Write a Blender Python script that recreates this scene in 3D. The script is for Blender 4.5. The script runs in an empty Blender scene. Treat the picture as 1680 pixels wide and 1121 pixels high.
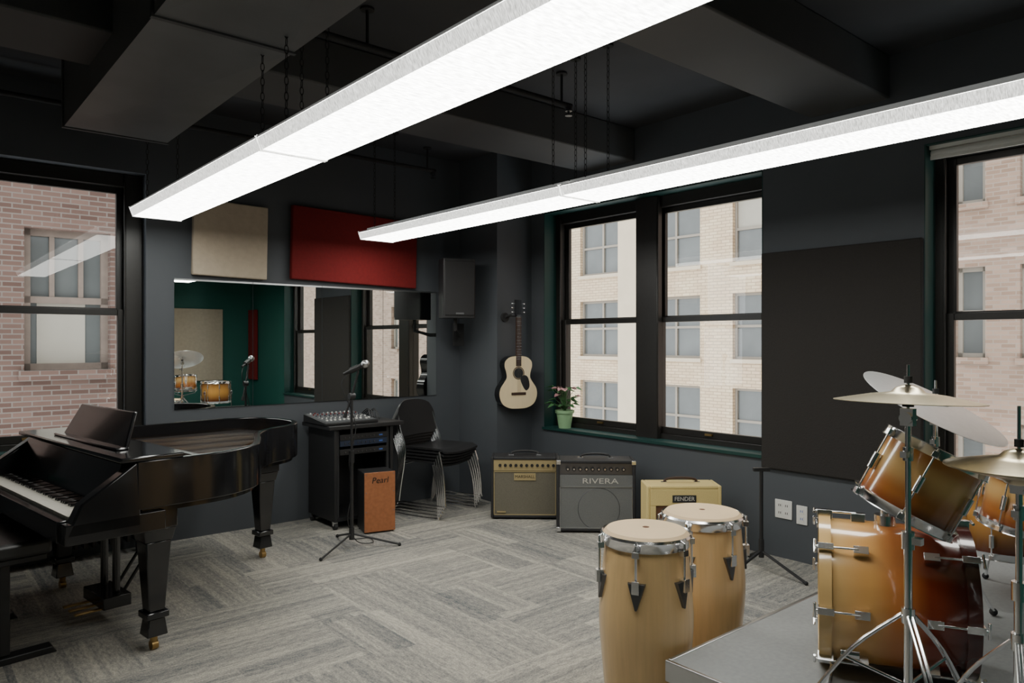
import bpy, bmesh, math, random
from mathutils import Matrix, Vector
random.seed(4)
D=bpy.data
COL=bpy.context.scene.collection
rad=math.radians
# ---------------------------------------------------------------- materials
def nt(name):
    m=D.materials.new(name); m.use_nodes=True
    t=m.node_tree; b=t.nodes['Principled BSDF']
    return m,t,b
def P(name,col,rough=.5,metal=0,noise=0,scale=20,bump=0,stretch=(1,1,1),coat=0,spec=None):
    m,t,b=nt(name); c=(*col,1)
    b.inputs['Base Color'].default_value=c
    b.inputs['Roughness'].default_value=rough
    b.inputs['Metallic'].default_value=metal
    if coat: b.inputs['Coat Weight'].default_value=coat; b.inputs['Coat Roughness'].default_value=.06
    if spec is not None: b.inputs['Specular IOR Level'].default_value=spec
    tc=t.nodes.new('ShaderNodeTexCoord'); mp=t.nodes.new('ShaderNodeMapping'); mp.inputs['Scale'].default_value=stretch
    n=t.nodes.new('ShaderNodeTexNoise'); n.inputs['Scale'].default_value=scale; n.inputs['Detail'].default_value=5
    t.links.new(tc.outputs['Object'],mp.inputs[0]); t.links.new(mp.outputs[0],n.inputs['Vector'])
    if noise:
        r=t.nodes.new('ShaderNodeMix'); r.data_type='RGBA'
        r.inputs[6].default_value=tuple(x*(1-noise) for x in col)+(1,)
        r.inputs[7].default_value=tuple(min(1,x*(1+noise)) for x in col)+(1,)
        t.links.new(n.outputs['Fac'],r.inputs[0]); t.links.new(r.outputs[2],b.inputs['Base Color'])
    if bump:
        bp=t.nodes.new('ShaderNodeBump'); bp.inputs['Strength'].default_value=bump; bp.inputs['Distance'].default_value=.01
        t.links.new(n.outputs['Fac'],bp.inputs['Height']); t.links.new(bp.outputs[0],b.inputs['Normal'])
    return m
def EM(name,col,s):
    m,t,b=nt(name)
    b.inputs['Base Color'].default_value=(*col,1)
    b.inputs['Emission Color'].default_value=(*col,1); b.inputs['Emission Strength'].default_value=s
    return m
def diffuserm(name,lo,hi,sx,sy):
    m,t,b=nt(name); N=t.nodes.new; L=t.links.new
    tc=N('ShaderNodeTexCoord'); mp=N('ShaderNodeMapping'); mp.inputs['Scale'].default_value=(sx,sy,sx); n=N('ShaderNodeTexNoise'); n.inputs['Scale'].default_value=1; n.inputs['Detail'].default_value=3
    mr=N('ShaderNodeMapRange'); mr.inputs[1].default_value=.3; mr.inputs[2].default_value=.7; mr.inputs[3].default_value=lo; mr.inputs[4].default_value=hi
    L(tc.outputs['Object'],mp.inputs[0]); L(mp.outputs[0],n.inputs['Vector']); L(n.outputs['Fac'],mr.inputs[0]); L(mr.outputs[0],b.inputs['Emission Strength'])
    b.inputs['Base Color'].default_value=(.8,.8,.78,1); b.inputs['Emission Color'].default_value=(1,1,.94,1); b.inputs['Roughness'].default_value=.3
    return m
def gradZ(name,z0,z1,stops,rough=.2,coat=1):
    m,t,b=nt(name)
    tc=t.nodes.new('ShaderNodeTexCoord'); sp=t.nodes.new('ShaderNodeSeparateXYZ')
    n=t.nodes.new('ShaderNodeTexNoise'); n.inputs['Scale'].default_value=14
    mp=t.nodes.new('ShaderNodeMapping'); mp.inputs['Scale'].default_value=(1,1,.12)
    t.links.new(tc.outputs['Object'],mp.inputs[0]); t.links.new(mp.outputs[0],n.inputs['Vector'])
    mr=t.nodes.new('ShaderNodeMapRange'); mr.inputs[1].default_value=z0; mr.inputs[2].default_value=z1
    cr=t.nodes.new('ShaderNodeValToRGB'); cr.color_ramp.interpolation='EASE'; e=cr.color_ramp.elements
    e[0].position=stops[0][0]; e[0].color=(*stops[0][1],1); e[1].position=stops[-1][0]; e[1].color=(*stops[-1][1],1)
    for p,c in stops[1:-1]:
        x=e.new(p); x.color=(*c,1)
    mx=t.nodes.new('ShaderNodeMix'); mx.data_type='RGBA'; mx.blend_type='MULTIPLY'; mx.inputs[0].default_value=.2
    t.links.new(tc.outputs['Object'],sp.inputs[0]); t.links.new(sp.outputs[2],mr.inputs[0]); t.links.new(mr.outputs[0],cr.inputs[0])
    t.links.new(cr.outputs[0],mx.inputs[6]); t.links.new(n.outputs['Fac'],mx.inputs[7]); t.links.new(mx.outputs[2],b.inputs['Base Color'])
    b.inputs['Roughness'].default_value=rough; b.inputs['Coat Weight'].default_value=coat; b.inputs['Coat Roughness'].default_value=.05
    return m
def brick(name,c1,c2,mortar,bw,bh,ms=.012,rough=.9,ov=.3):
    m,t,b=nt(name)
    tc=t.nodes.new('ShaderNodeTexCoord'); sp=t.nodes.new('ShaderNodeSeparateXYZ'); cb=t.nodes.new('ShaderNodeCombineXYZ')
    t.links.new(tc.outputs['Object'],sp.inputs[0]); 
    ad=t.nodes.new('ShaderNodeMath'); ad.operation='ADD'
    t.links.new(sp.outputs[0],ad.inputs[0]); t.links.new(sp.outputs[1],ad.inputs[1])
    t.links.new(ad.outputs[0],cb.inputs[0]); t.links.new(sp.outputs[2],cb.inputs[1])
    br=t.nodes.new('ShaderNodeTexBrick'); br.inputs['Scale'].default_value=1
    br.inputs['Color1'].default_value=(*c1,1); br.inputs['Color2'].default_value=(*c2,1); br.inputs['Mortar'].default_value=(*mortar,1)
    br.inputs['Brick Width'].default_value=bw; br.inputs['Row Height'].default_value=bh; br.inputs['Mortar Size'].default_value=ms
    t.links.new(cb.outputs[0],br.inputs['Vector'])
    n=t.nodes.new('ShaderNodeTexNoise'); n.inputs['Scale'].default_value=1.3; n.inputs['Detail'].default_value=6
    t.links.new(tc.outputs['Object'],n.inputs['Vector'])
    mx=t.nodes.new('ShaderNodeMix'); mx.data_type='RGBA'; mx.blend_type='OVERLAY'; mx.inputs[0].default_value=ov
    t.links.new(br.outputs['Color'],mx.inputs[6]); t.links.new(n.outputs['Fac'],mx.inputs[7]); t.links.new(mx.outputs[2],b.inputs['Base Color'])
    b.inputs['Roughness'].default_value=rough
    return m
def carpet(name):
    m,t,b=nt(name); L=t.links.new; N=t.nodes.new
    tc=N('ShaderNodeTexCoord')
    def br(w,h,off,c1=(0,0,0,1),c2=(1,1,1,1)):
        x=N('ShaderNodeTexBrick'); x.inputs['Scale'].default_value=1; x.inputs['Brick Width'].default_value=w; x.inputs['Row Height'].default_value=h
        x.inputs['Mortar Size'].default_value=0; x.inputs['Color1'].default_value=c1; x.inputs['Color2'].default_value=c2; x.inputs['Mortar'].default_value=(.5,.5,.5,1)
        mp=N('ShaderNodeMapping'); mp.inputs['Location'].default_value=(off,off*.7,0); L(tc.outputs['Object'],mp.inputs[0]); L(mp.outputs[0],x.inputs['Vector']); return x
    big=br(.5,.5,.13); sub=br(.5,.10,.37); sub2=br(.10,.5,.2)
    def ns(sx,sy,sc,det=2):
        n=N('ShaderNodeTexNoise'); n.inputs['Scale'].default_value=sc; n.inputs['Detail'].default_value=det
        mp=N('ShaderNodeMapping'); mp.inputs['Scale'].default_value=(sx,sy,1); L(tc.outputs['Object'],mp.inputs[0]); L(mp.outputs[0],n.inputs['Vector']); return n
    hx=ns(.30,1,80); hy=ns(1,.30,80); bx=ns(.03,1,26,1); by=ns(1,.03,26,1); fine=ns(1,1,140,2); blot=ns(1,1,1.2)
    gt=N('ShaderNodeMath'); gt.operation='GREATER_THAN'; gt.inputs[1].default_value=.5; L(big.outputs['Color'],gt.inputs[0])
    def mix(f,a,c,bt='MIX'):
        x=N('ShaderNodeMix'); x.data_type='RGBA'; x.blend_type=bt
        if isinstance(f,float): x.inputs[0].default_value=f
        else: L(f,x.inputs[0])
        L(a,x.inputs[6]); L(c,x.inputs[7]); return x.outputs[2]
    st=mix(gt.outputs[0],hx.outputs['Fac'],hy.outputs['Fac'])
    band=mix(gt.outputs[0],bx.outputs['Fac'],by.outputs['Fac'])
    tone=mix(gt.outputs[0],sub.outputs['Color'],sub2.outputs['Color'])
    a=mix(.45,st,band)
    a=mix(.17,a,tone)
    a=mix(.33,a,fine.outputs['Fac'])
    a=mix(.1,a,blot.outputs['Fac'])
    cr=N('ShaderNodeValToRGB'); e=cr.color_ramp.elements
    e[0].position=.36; e[0].color=(.125,.135,.145,1); e[1].position=.64; e[1].color=(.56,.52,.44,1)
    x=e.new(.5); x.color=(.315,.30,.27,1)
    L(a,cr.inputs[0]); L(cr.outputs[0],b.inputs['Base Color']); b.inputs['Roughness'].default_value=.95
    b.inputs['Specular IOR Level'].default_value=.1
    bp=N('ShaderNodeBump'); bp.inputs['Strength'].default_value=.35; bp.inputs['Distance'].default_value=.003
    L(st,bp.inputs['Height']); L(bp.outputs[0],b.inputs['Normal'])
    return m
def glassm(name):
    m,t,b=nt(name); t.nodes.remove(b); N=t.nodes.new; L=t.links.new
    o=t.nodes['Material Output']; tr=N('ShaderNodeBsdfTransparent'); g=N('ShaderNodeBsdfGlossy'); g.inputs['Roughness'].default_value=.01
    tr.inputs[0].default_value=(.95,.97,.96,1)
    f=N('ShaderNodeLayerWeight'); f.inputs[0].default_value=.5
    pw=N('ShaderNodeMath'); pw.operation='POWER'; pw.inputs[1].default_value=3.5; L(f.outputs['Facing'],pw.inputs[0])
    ma=N('ShaderNodeMath'); ma.operation='MULTIPLY_ADD'; ma.inputs[1].default_value=.6; ma.inputs[2].default_value=.06; L(pw.outputs[0],ma.inputs[0])
    mx=N('ShaderNodeMixShader')
    L(ma.outputs[0],mx.inputs[0]); L(tr.outputs[0],mx.inputs[1]); L(g.outputs[0],mx.inputs[2]); L(mx.outputs[0],o.inputs[0])
    return m
M_wall=P('slate_paint',(.078,.086,.097),.7,noise=.08,scale=3)
M_wallg=P('green_paint',(.014,.105,.084),.6,noise=.08,scale=3)
M_trimg=P('dark_green_trim_paint',(.007,.046,.040),.5,noise=.08,scale=3)
M_wallw=P('bounce_light_grey_paint',(.50,.51,.50),.7,noise=.05,scale=3)  # pale tone added on the unseen side wall to bounce light
M_ceil=P('ceiling_paint',(.048,.050,.056),.8,noise=.15,scale=4)
M_beam=P('beam_paint',(.080,.081,.083),.7,noise=.12,scale=3)
M_duct=P('duct_paint',(.14,.142,.145),.5,noise=.25,scale=3)
M_carpet=carpet('carpet_tiles')
M_glass=glassm('clear_glass')
M_frame=P('black_frame_paint',(.020,.018,.016),.35,noise=.2,scale=30)
M_black=P('black_plastic',(.018,.018,.019),.45,noise=.1,scale=40)
M_mblack=P('matte_black',(.025,.025,.026),.85,noise=.2,scale=120,bump=.2)
M_piano=P('black_lacquer',(.009,.009,.010),.16,noise=.1,scale=5,coat=.4)
M_chrome=P('chrome',(.86,.86,.87),.18,1,noise=.03,scale=10)
M_dchrome=P('dark_steel',(.20,.20,.21),.35,1,noise=.1,scale=20)
M_brass=P('brass',(.45,.30,.12),.35,1,noise=.1,scale=20)
M_cym=P('bronze_cymbal',(.85,.74,.52),.28,1,noise=.12,scale=60)
M_cyms=P('pale_bronze_cymbal',(.93,.94,.95),.38,.9,noise=.06,scale=40)  # reflected window light put into the whitened base colour
M_white=P('white_plastic',(.78,.77,.73),.35,noise=.04,scale=10)
M_ivory=P('ivory_keys',(.80,.77,.68),.3,noise=.04,scale=10)
M_alu=P('aluminium',(.55,.56,.57),.35,1,noise=.05,scale=30)
M_led=diffuserm('lit_diffuser',7,17,24,90)
M_leds=diffuserm('prismatic_edge_and_cap_glow',.7,2.2,60,300)
M_house=EM('glowing_white_enamel',(.72,.73,.72),.15)  # weak emission stands in for light falling on the housing
M_beige=P('beige_fabric',(.50,.42,.32),.95,noise=.14,scale=25,bump=.3)
M_red=P('red_fabric',(.17,.007,.007),.9,noise=.25,scale=40,bump=.3)
M_dark=P('charcoal_fabric',(.028,.025,.023),.95,noise=.15,scale=120,bump=.3)
M_mirror=P('mirror_glass',(.86,.90,.88),.0,1)
M_gold=P('gold_plate',(.16,.09,.035),.45,.6,noise=.15,scale=8)
M_sound=P('spruce_board',(.085,.042,.018),.45,noise=.2,scale=8,stretch=(1,12,1))
M_tweed=P('tweed_cloth',(.74,.58,.24),.85,noise=.2,scale=200,bump=.2)
M_amp1=P('cream_grille',(.17,.155,.115),.9,noise=.5,scale=300,bump=.3)
M_amp2=P('grey_grille',(.17,.175,.172),.9,noise=.5,scale=260,bump=.3)
M_tolex=P('black_tolex',(.022,.022,.024),.6,noise=.2,scale=300,bump=.3)
M_goldp=P('gold_panel',(.55,.44,.23),.4,.5,noise=.06,scale=20)
M_brown=P('brown_grille',(.14,.065,.035),.9,noise=.4,scale=250)
M_cork=P('copper_wood',(.38,.14,.055),.5,noise=.3,scale=45)
M_wood=P('conga_wood',(.80,.54,.26),.3,noise=.20,scale=5,stretch=(9,9,.3),coat=.5)
M_skin=P('rawhide_skin',(.78,.58,.35),.55,noise=.1,scale=8)
M_spruce=P('guitar_spruce',(.90,.74,.46),.3,noise=.06,scale=10,stretch=(12,1,1),coat=.4)
M_rose=P('rosewood',(.05,.025,.015),.5,noise=.3,scale=20)
M_stage=P('grey_stage_deck',(.30,.31,.31),.6,noise=.18,scale=60,bump=.08)
M_pot=P('green_pot',(.33,.55,.30),.45,noise=.05,scale=10)
M_leaf=P('plant_leaf',(.07,.20,.07),.5,noise=.6,scale=30)
M_leafp=P('pink_leaf',(.62,.32,.34),.5,noise=.4,scale=40)
M_soil=P('soil',(.03,.02,.012),.9,noise=.4,scale=60)
M_drumw=P('white_drumhead',(.72,.72,.70),.45,noise=.05,scale=10)
M_drumc=P('black_drumhead',(.015,.015,.016),.3,noise=.1,scale=10)
M_blue=EM('blue_led',(.05,.12,.4),.1)
M_bluep=P('blue_panel',(.015,.025,.05),.5,noise=.1,scale=20)
M_text=P('light_lettering',(.6,.58,.52),.4)
M_textd=P('dark_lettering',(.02,.015,.01),.5)
M_leather=P('black_leather',(.02,.02,.02),.35,noise=.1,scale=60,bump=.1)
M_pane=P('dark_building_glass',(.115,.12,.115),.12,noise=.35,scale=1.2)
M_blind=P('window_blind',(.36,.33,.27),.7,noise=.08,scale=3)
M_bframe=P('stone_window_frame',(.26,.225,.18),.7,noise=.1,scale=4)
M_rust=P('pale_rusty_window_frame',(.19,.145,.115),.7,noise=.3,scale=6)
M_stone=P('pale_stone',(.56,.46,.33),.8,noise=.12,scale=2)
B_left=brick('weathered_red_brick',(.085,.046,.034),(.155,.094,.073),(.165,.135,.115),.20,.062,.008,ov=.2)
B_beige=brick('pale_beige_brick',(.66,.51,.34),(.56,.42,.27),(.36,.27,.18),.30,.10,.012)
B_pink=brick('pinkish_brick',(.20,.125,.085),(.30,.20,.145),(.26,.20,.155),.24,.08,.010,ov=.2)
S_bass=gradZ('bass_sunburst',0,.37,[(0,(1,.66,.28)),(.30,(.95,.50,.16)),(.52,(.72,.25,.06)),(.74,(.30,.045,.015)),(1,(.09,.014,.009))])
S_tom=gradZ('tom_sunburst',0,.20,[(0,(.22,.04,.012)),(.25,(.60,.22,.05)),(.6,(1,.64,.25)),(.85,(.66,.28,.07)),(1,(.28,.08,.02))])
S_tomd=gradZ('floor_tom_sunburst',0,.30,[(0,(.08,.012,.006)),(.5,(.80,.40,.10)),(1,(.12,.03,.01))])
# ---------------------------------------------------------------- mesh builder
def frm(d):
    d=Vector(d).normalized(); return d.to_track_quat('Z','Y').to_matrix().to_4x4()
class MB:
    def __init__(s): s.v=[];s.f=[];s.m=[];s.mats=[];s.M=Matrix()
    def add(s,vs,fs,mat):
        if mat not in s.mats: s.mats.append(mat)
        k=s.mats.index(mat); o=len(s.v)
        s.v+=[s.M@Vector(p) for p in vs]; s.f+=[[i+o for i in f] for f in fs]; s.m+=[k]*len(fs); return s
    def box(s,lo,hi,mat):
        x0,y0,z0=lo;x1,y1,z1=hi
        return s.add([(x0,y0,z0),(x1,y0,z0),(x1,y1,z0),(x0,y1,z0),(x0,y0,z1),(x1,y0,z1),(x1,y1,z1),(x0,y1,z1)],
          [(0,3,2,1),(4,5,6,7),(0,1,5,4),(1,2,6,5),(2,3,7,6),(3,0,4,7)],mat)
    def hexa(s,pts,mat):
        return s.add(pts,[(0,3,2,1),(4,5,6,7),(0,1,5,4),(1,2,6,5),(2,3,7,6),(3,0,4,7)],mat)
    def cyl(s,p1,p2,r,mat,r2=None,seg=16):
        r2=r if r2 is None else r2; p1=Vector(p1);p2=Vector(p2); R=frm(p2-p1).to_3x3()
        vs=[];
        for p,q in((p1,r),(p2,r2)):
            for i in range(seg):
                a=2*math.pi*i/seg; vs.append(p+R@Vector((math.cos(a)*q,math.sin(a)*q,0)))
        fs=[(i,(i+1)%seg,(i+1)%seg+seg,i+seg) for i in range(seg)]+[tuple(range(seg))[::-1],tuple(range(seg,2*seg))]
        return s.add(vs,fs,mat)
    def tube(s,pts,r,mat,seg=8,closed=False,smooth=0):
        pts=[Vector(p) for p in pts]
        if smooth: pts=crv(pts,smooth,closed)
        n=len(pts); vs=[]; up=None
        for i in range(n):
            if closed: t=pts[(i+1)%n]-pts[i-1]
            else: t=pts[min(i+1,n-1)]-pts[max(i-1,0)]
            t.normalize()
            if up is None: up=t.orthogonal().normalized()
            up=(up-t*up.dot(t)).normalized(); w=t.cross(up)
            rr=r[i] if isinstance(r,list) else r
            for j in range(seg):
                a=2*math.pi*j/seg; vs.append(pts[i]+up*math.cos(a)*rr+w*math.sin(a)*rr)
        fs=[]
        for i in range(n if closed else n-1):
            k=(i+1)%n
            for j in range(seg): fs.append((i*seg+j,i*seg+(j+1)%seg,k*seg+(j+1)%seg,k*seg+j))
        if not closed: fs+=[tuple(range(seg))[::-1],tuple(range((n-1)*seg,n*seg))]
        return s.add(vs,fs,mat)
    def lathe(s,prof,mat,seg=48,closed=False):
        vs=[];fs=[]
        for r,z in prof:
            for i in range(seg):
                a=2*math.pi*i/seg; vs.append((max(r,1e-5)*math.cos(a),max(r,1e-5)*math.sin(a),z))
        n=len(prof)
        for k in range(n if closed else n-1):
            q=(k+1)%n
            for i in range(seg): fs.append((k*seg+i,k*seg+(i+1)%seg,q*seg+(i+1)%seg,q*seg+i))
        return s.add(vs,fs,mat)
    def prism(s,poly,z0,z1,mat,matside=None):
        n=len(poly); vs=[(x,y,z0) for x,y in poly]+[(x,y,z1) for x,y in poly]
        s.add(vs,[tuple(range(n))[::-1],tuple(range(n,2*n))],mat)
        s.add(vs,[(i,(i+1)%n,(i+1)%n+n,i+n) for i in range(n)],matside or mat); return s
    def ring(s,a,b,z0,z1,mat):
        n=len(a); vs=[(x,y,z) for z in(z0,z1) for pl in(a,b) for x,y in pl]; fs=[]
        for i in range(n):
            j=(i+1)%n
            fs+=[(i,j,2*n+j,2*n+i),(n+j,n+i,3*n+i,3*n+j),(2*n+i,2*n+j,3*n+j,3*n+i),(j,i,n+i,n+j)]
        return s.add(vs,fs,mat)
    def sph(s,c,r,mat,seg=16,sc=(1,1,1)):
        vs=[];fs=[]; h=seg//2
        for k in range(h+1):
            t=math.pi*k/h
            for i in range(seg):
                a=2*math.pi*i/seg; rr=max(math.sin(t),1e-3)*r
                vs.append((c[0]+rr*math.cos(a)*sc[0],c[1]+rr*math.sin(a)*sc[1],c[2]-math.cos(t)*r*sc[2]))
        for k in range(h):
            for i in range(seg): fs.append((k*seg+i,k*seg+(i+1)%seg,(k+1)*seg+(i+1)%seg,(k+1)*seg+i))
        return s.add(vs,fs,mat)
    def obj(s,name,parent=None,bevel=0,label=None,loc=None,rot=None,struct=False,cat=None,seg=2,stuff=False):
        me=D.meshes.new(name); me.from_pydata([tuple(p) for p in s.v],[],s.f)
        for m in s.mats: me.materials.append(m)
        me.polygons.foreach_set('material_index',s.m)
        bm=bmesh.new(); bm.from_mesh(me)
        bmesh.ops.recalc_face_normals(bm,faces=bm.faces); bm.to_mesh(me); bm.free()
        me.polygons.foreach_set('use_smooth',[True]*len(me.polygons)); me.set_sharp_from_angle(angle=rad(38))
        o=D.objects.new(name,me); COL.objects.link(o)
        if parent: o.parent=parent
        if loc: o.location=loc
        if rot: o.rotation_euler=rot
        if bevel:
            b=o.modifiers.new('b','BEVEL'); b.width=bevel; b.segments=seg; b.limit_method='ANGLE'; b.angle_limit=rad(40)
        if label: o['label']=label
        if cat: o['category']=cat
        if struct: o['kind']='structure'
        if stuff: o['kind']='stuff'
        return o
def crv(pts,k,closed=False):
    n=len(pts); out=[]; L=n if closed else n-1
    for i in range(L):
        if closed: a,b,c,d=pts[i-1],pts[i],pts[(i+1)%n],pts[(i+2)%n]
        else: a,b,c,d=pts[max(i-1,0)],pts[i],pts[i+1],pts[min(i+2,n-1)]
        for j in range(k):
            t=j/k; out.append(.5*((2*b)+(c-a)*t+(2*a-5*b+4*c-d)*t*t+(3*b-a-3*c+d)*t**3))
    if not closed: out.append(pts[-1])
    return out
def crv2(pts,k,closed=False): return [(p.x,p.y) for p in crv([Vector((x,y,0)) for x,y in pts],k,closed)]
def thing(name,label,cat,loc=(0,0,0),rz=0,group=None,M=None):
    e=D.objects.new(name,None); COL.objects.link(e); e.empty_display_size=.1
    if M is not None: e.matrix_world=M
    else: e.location=loc; e.rotation_euler=(0,0,rad(rz))
    e['label']=label; e['category']=cat
    if group: e['group']=group
    return e
def copychild(o,parent,loc=None,rot=None):
    c=o.copy(); COL.objects.link(c); c.parent=parent
    if loc is not None: c.location=loc
    if rot is not None: c.rotation_euler=rot
    return c
def copything(e,loc,rz,label=None):
    c=e.copy(); COL.objects.link(c); c.location=loc; c.rotation_euler=(0,0,rad(rz))
    if label: c['label']=label
    for k in [x for x in D.objects if x.parent==e]:
        q=k.copy(); COL.objects.link(q); q.parent=c
    return c
def text(body,size,parent,loc,rot,mat,name='lettering',ext=.001,shear=0,sx=1):
    cu=D.curves.new('t','FONT'); cu.body=body; cu.size=size; cu.extrude=ext; cu.align_x='CENTER'; cu.align_y='CENTER'; cu.shear=shear
    o=D.objects.new('t',cu); COL.objects.link(o); bpy.context.view_layer.update()
    me=D.meshes.new_from_object(o.evaluated_get(bpy.context.evaluated_depsgraph_get()))
    D.objects.remove(o); me.materials.clear(); me.materials.append(mat)
    q=D.objects.new(name,me); COL.objects.link(q); q.parent=parent; q.location=loc; q.rotation_euler=rot; q.scale=(sx,1,1); return q
FR=(rad(90),0,0)
rt=Vector((.7615,-.648,0)); fw=Vector((.648,.7615,0)); up=Vector((0,0,1))
def gp(u,z): a=(u-840)/1200; p=fw*z+rt*(a*z); return (p.x,p.y)
# ---------------------------------------------------------------- room
X0,Y0,XB,YB,H=4.4,5.45,-2.6,-.75,3.05
MB().box((XB-.3,YB-.3,-.1),(X0+.3,Y0+.3,0),M_carpet).obj('floor',struct=True)
MB().box((XB-.3,YB-.3,H),(X0+.3,Y0+.3,H+.2),M_ceil).obj('ceiling',struct=True)
LW=(0.0,1.34,.70,2.55)
w=MB(); w.box((XB-.3,Y0,0),(LW[0],Y0+.3,H),M_wall).box((LW[1],Y0,0),(X0+.3,Y0+.3,H),M_wall)
w.box((LW[0],Y0,0),(LW[1],Y0+.3,LW[2]),M_wall).box((LW[0],Y0,LW[3]),(LW[1],Y0+.3,H),M_wall); w.obj('wall_left',struct=True)
RW=[(.567,1.617,.64,2.50),(2.61,4.73,.64,2.53)]
w=MB(); w.box((X0,YB-.3,0),(X0+.3,.567,H),M_wallg).box((X0,1.617,0),(X0+.3,2.61,H),M_wall).box((X0,4.73,0),(X0+.3,Y0,H),M_wall)
for a,b,c,d in RW: w.box((X0,a,0),(X0+.3,b,c),M_wall).box((X0,a,d),(X0+.3,b,H),M_wall)
w.obj('wall_right',struct=True)
MB().box((XB-.3,YB-.3,0),(X0,YB,H),M_wallg).obj('wall_back',struct=True)
MB().box((XB-.3,YB,0),(XB,Y0,H),M_wallw).obj('wall_side',struct=True)
MB().box((4.0,4.9,0),(X0,Y0,H),M_wall).obj('trim_1',struct=True,label='square corner column painted slate grey')
n=2
for a,b,c,d in RW:
    t=MB(); e=.006
    t.box((X0-.004,b-e,c),(X0+.14,b,d),M_trimg).box((X0-.002,a,c),(X0+.14,a+e,d),M_trimg).box((X0-.002,a,d-e),(X0+.14,b,d),M_trimg)
    t.box((X0-.02,a-.01,c-.012),(X0+.14,b+.01,c+.01),M_trimg)
    t.obj(f'trim_{n}',struct=True,label='dark green painted window jamb and sill'); n+=1
t=MB(); t.box((LW[0]-.02,Y0-.03,LW[2]-.02),(LW[1]+.02,Y0+.1,LW[2]+.01),M_trimg); t.obj(f'trim_{n}',struct=True,label='dark green window sill'); n+=1
for y0,y1,z in((1.80,2.28,2.80),(3.70,4.22,2.80),(-.2,.3,2.8)):
    MB().box((XB,y0,z),(X0,y1,H),M_beam).obj(f'trim_{n}',struct=True,label='black painted ceiling beam',bevel=.01); n+=1
def window(n,w,h,rail,loc,rz,fl=.06,fr=.06,top=.07):
    f=MB(); d0,d1=0,.13
    f.box((0,d0,0),(fl,d1,h),M_frame).box((w-fr,d0,0),(w,d1,h),M_frame).box((fl,d0,0),(w-fr,d1,.05),M_frame).box((fl,d0,h-top),(w-fr,d1,h),M_frame)
    f.box((fl,d0-.015,0),(fl+.012,d0,h),M_frame).box((w-fr-.012,d0-.015,0),(w-fr,d0,h),M_frame)
    o=f.obj(f'window_{n}',struct=True,bevel=.004,loc=loc,rot=(0,0,rad(rz)),label='tall black framed double-hung sash window')
    for z0,z1,y in((.05,rail+.02,.02),(rail-.02,h-top,.06)):
        s=MB(); e=.045
        s.box((fl,y,z0),(fl+e,y+.035,z1),M_frame).box((w-fr-e,y,z0),(w-fr,y+.035,z1),M_frame).box((fl+e,y,z0),(w-fr-e,y+.035,z0+.05),M_frame).box((fl+e,y,z1-.04),(w-fr-e,y+.035,z1),M_frame)
        s.obj('sash',o,bevel=.003)
        yy=y+.017; g=MB(); g.add([(fl+e-.005,yy,z0+.045),(w-fr-e+.005,yy,z0+.045),(w-fr-e+.005,yy,z1-.035),(fl+e-.005,yy,z1-.035)],[(0,1,2,3)],M_glass); g.obj('window_pane',o)
    MB().box((w/2-.03,.005,.07),(w/2+.03,.02,.085),M_brass).obj('sash_lift',o)
    return o
window(1,1.34,1.85,.90,(0,Y0+.10,.70),0,fr=.105,top=.09)
window(2,1.05,1.89,.93,(X0+.14,4.73,.64),-90,fl=.06,fr=.05,top=.09)
window(3,1.05,1.89,.93,(X0+.14,3.66,.64),-90,fl=.05,fr=.06,top=.09)
window(4,1.05,1.86,.90,(X0+.14,1.617,.64),-90,top=.06,fl=.05)
MB().box((X0+.10,3.56,.64),(X0+.16,3.78,2.53),M_frame).obj(f'trim_{n}',struct=True,bevel=.01,label='wide black mullion between two sash windows'); n+=1
e=thing('roller_shade','white rolled-up window shade under the window head','window shade',(X0+.06,1.09,2.45))
MB().cyl((0,-.51,0),(0,.51,0),.022,M_white).obj('roller',e)
MB().box((-.025,-.515,.024),(.025,.515,.045),M_white).obj('mounting_rail',e)
MB().box((-.026,-.51,-.035),(-.019,.51,-.015),M_white).obj('hem_bar',e)
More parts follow.
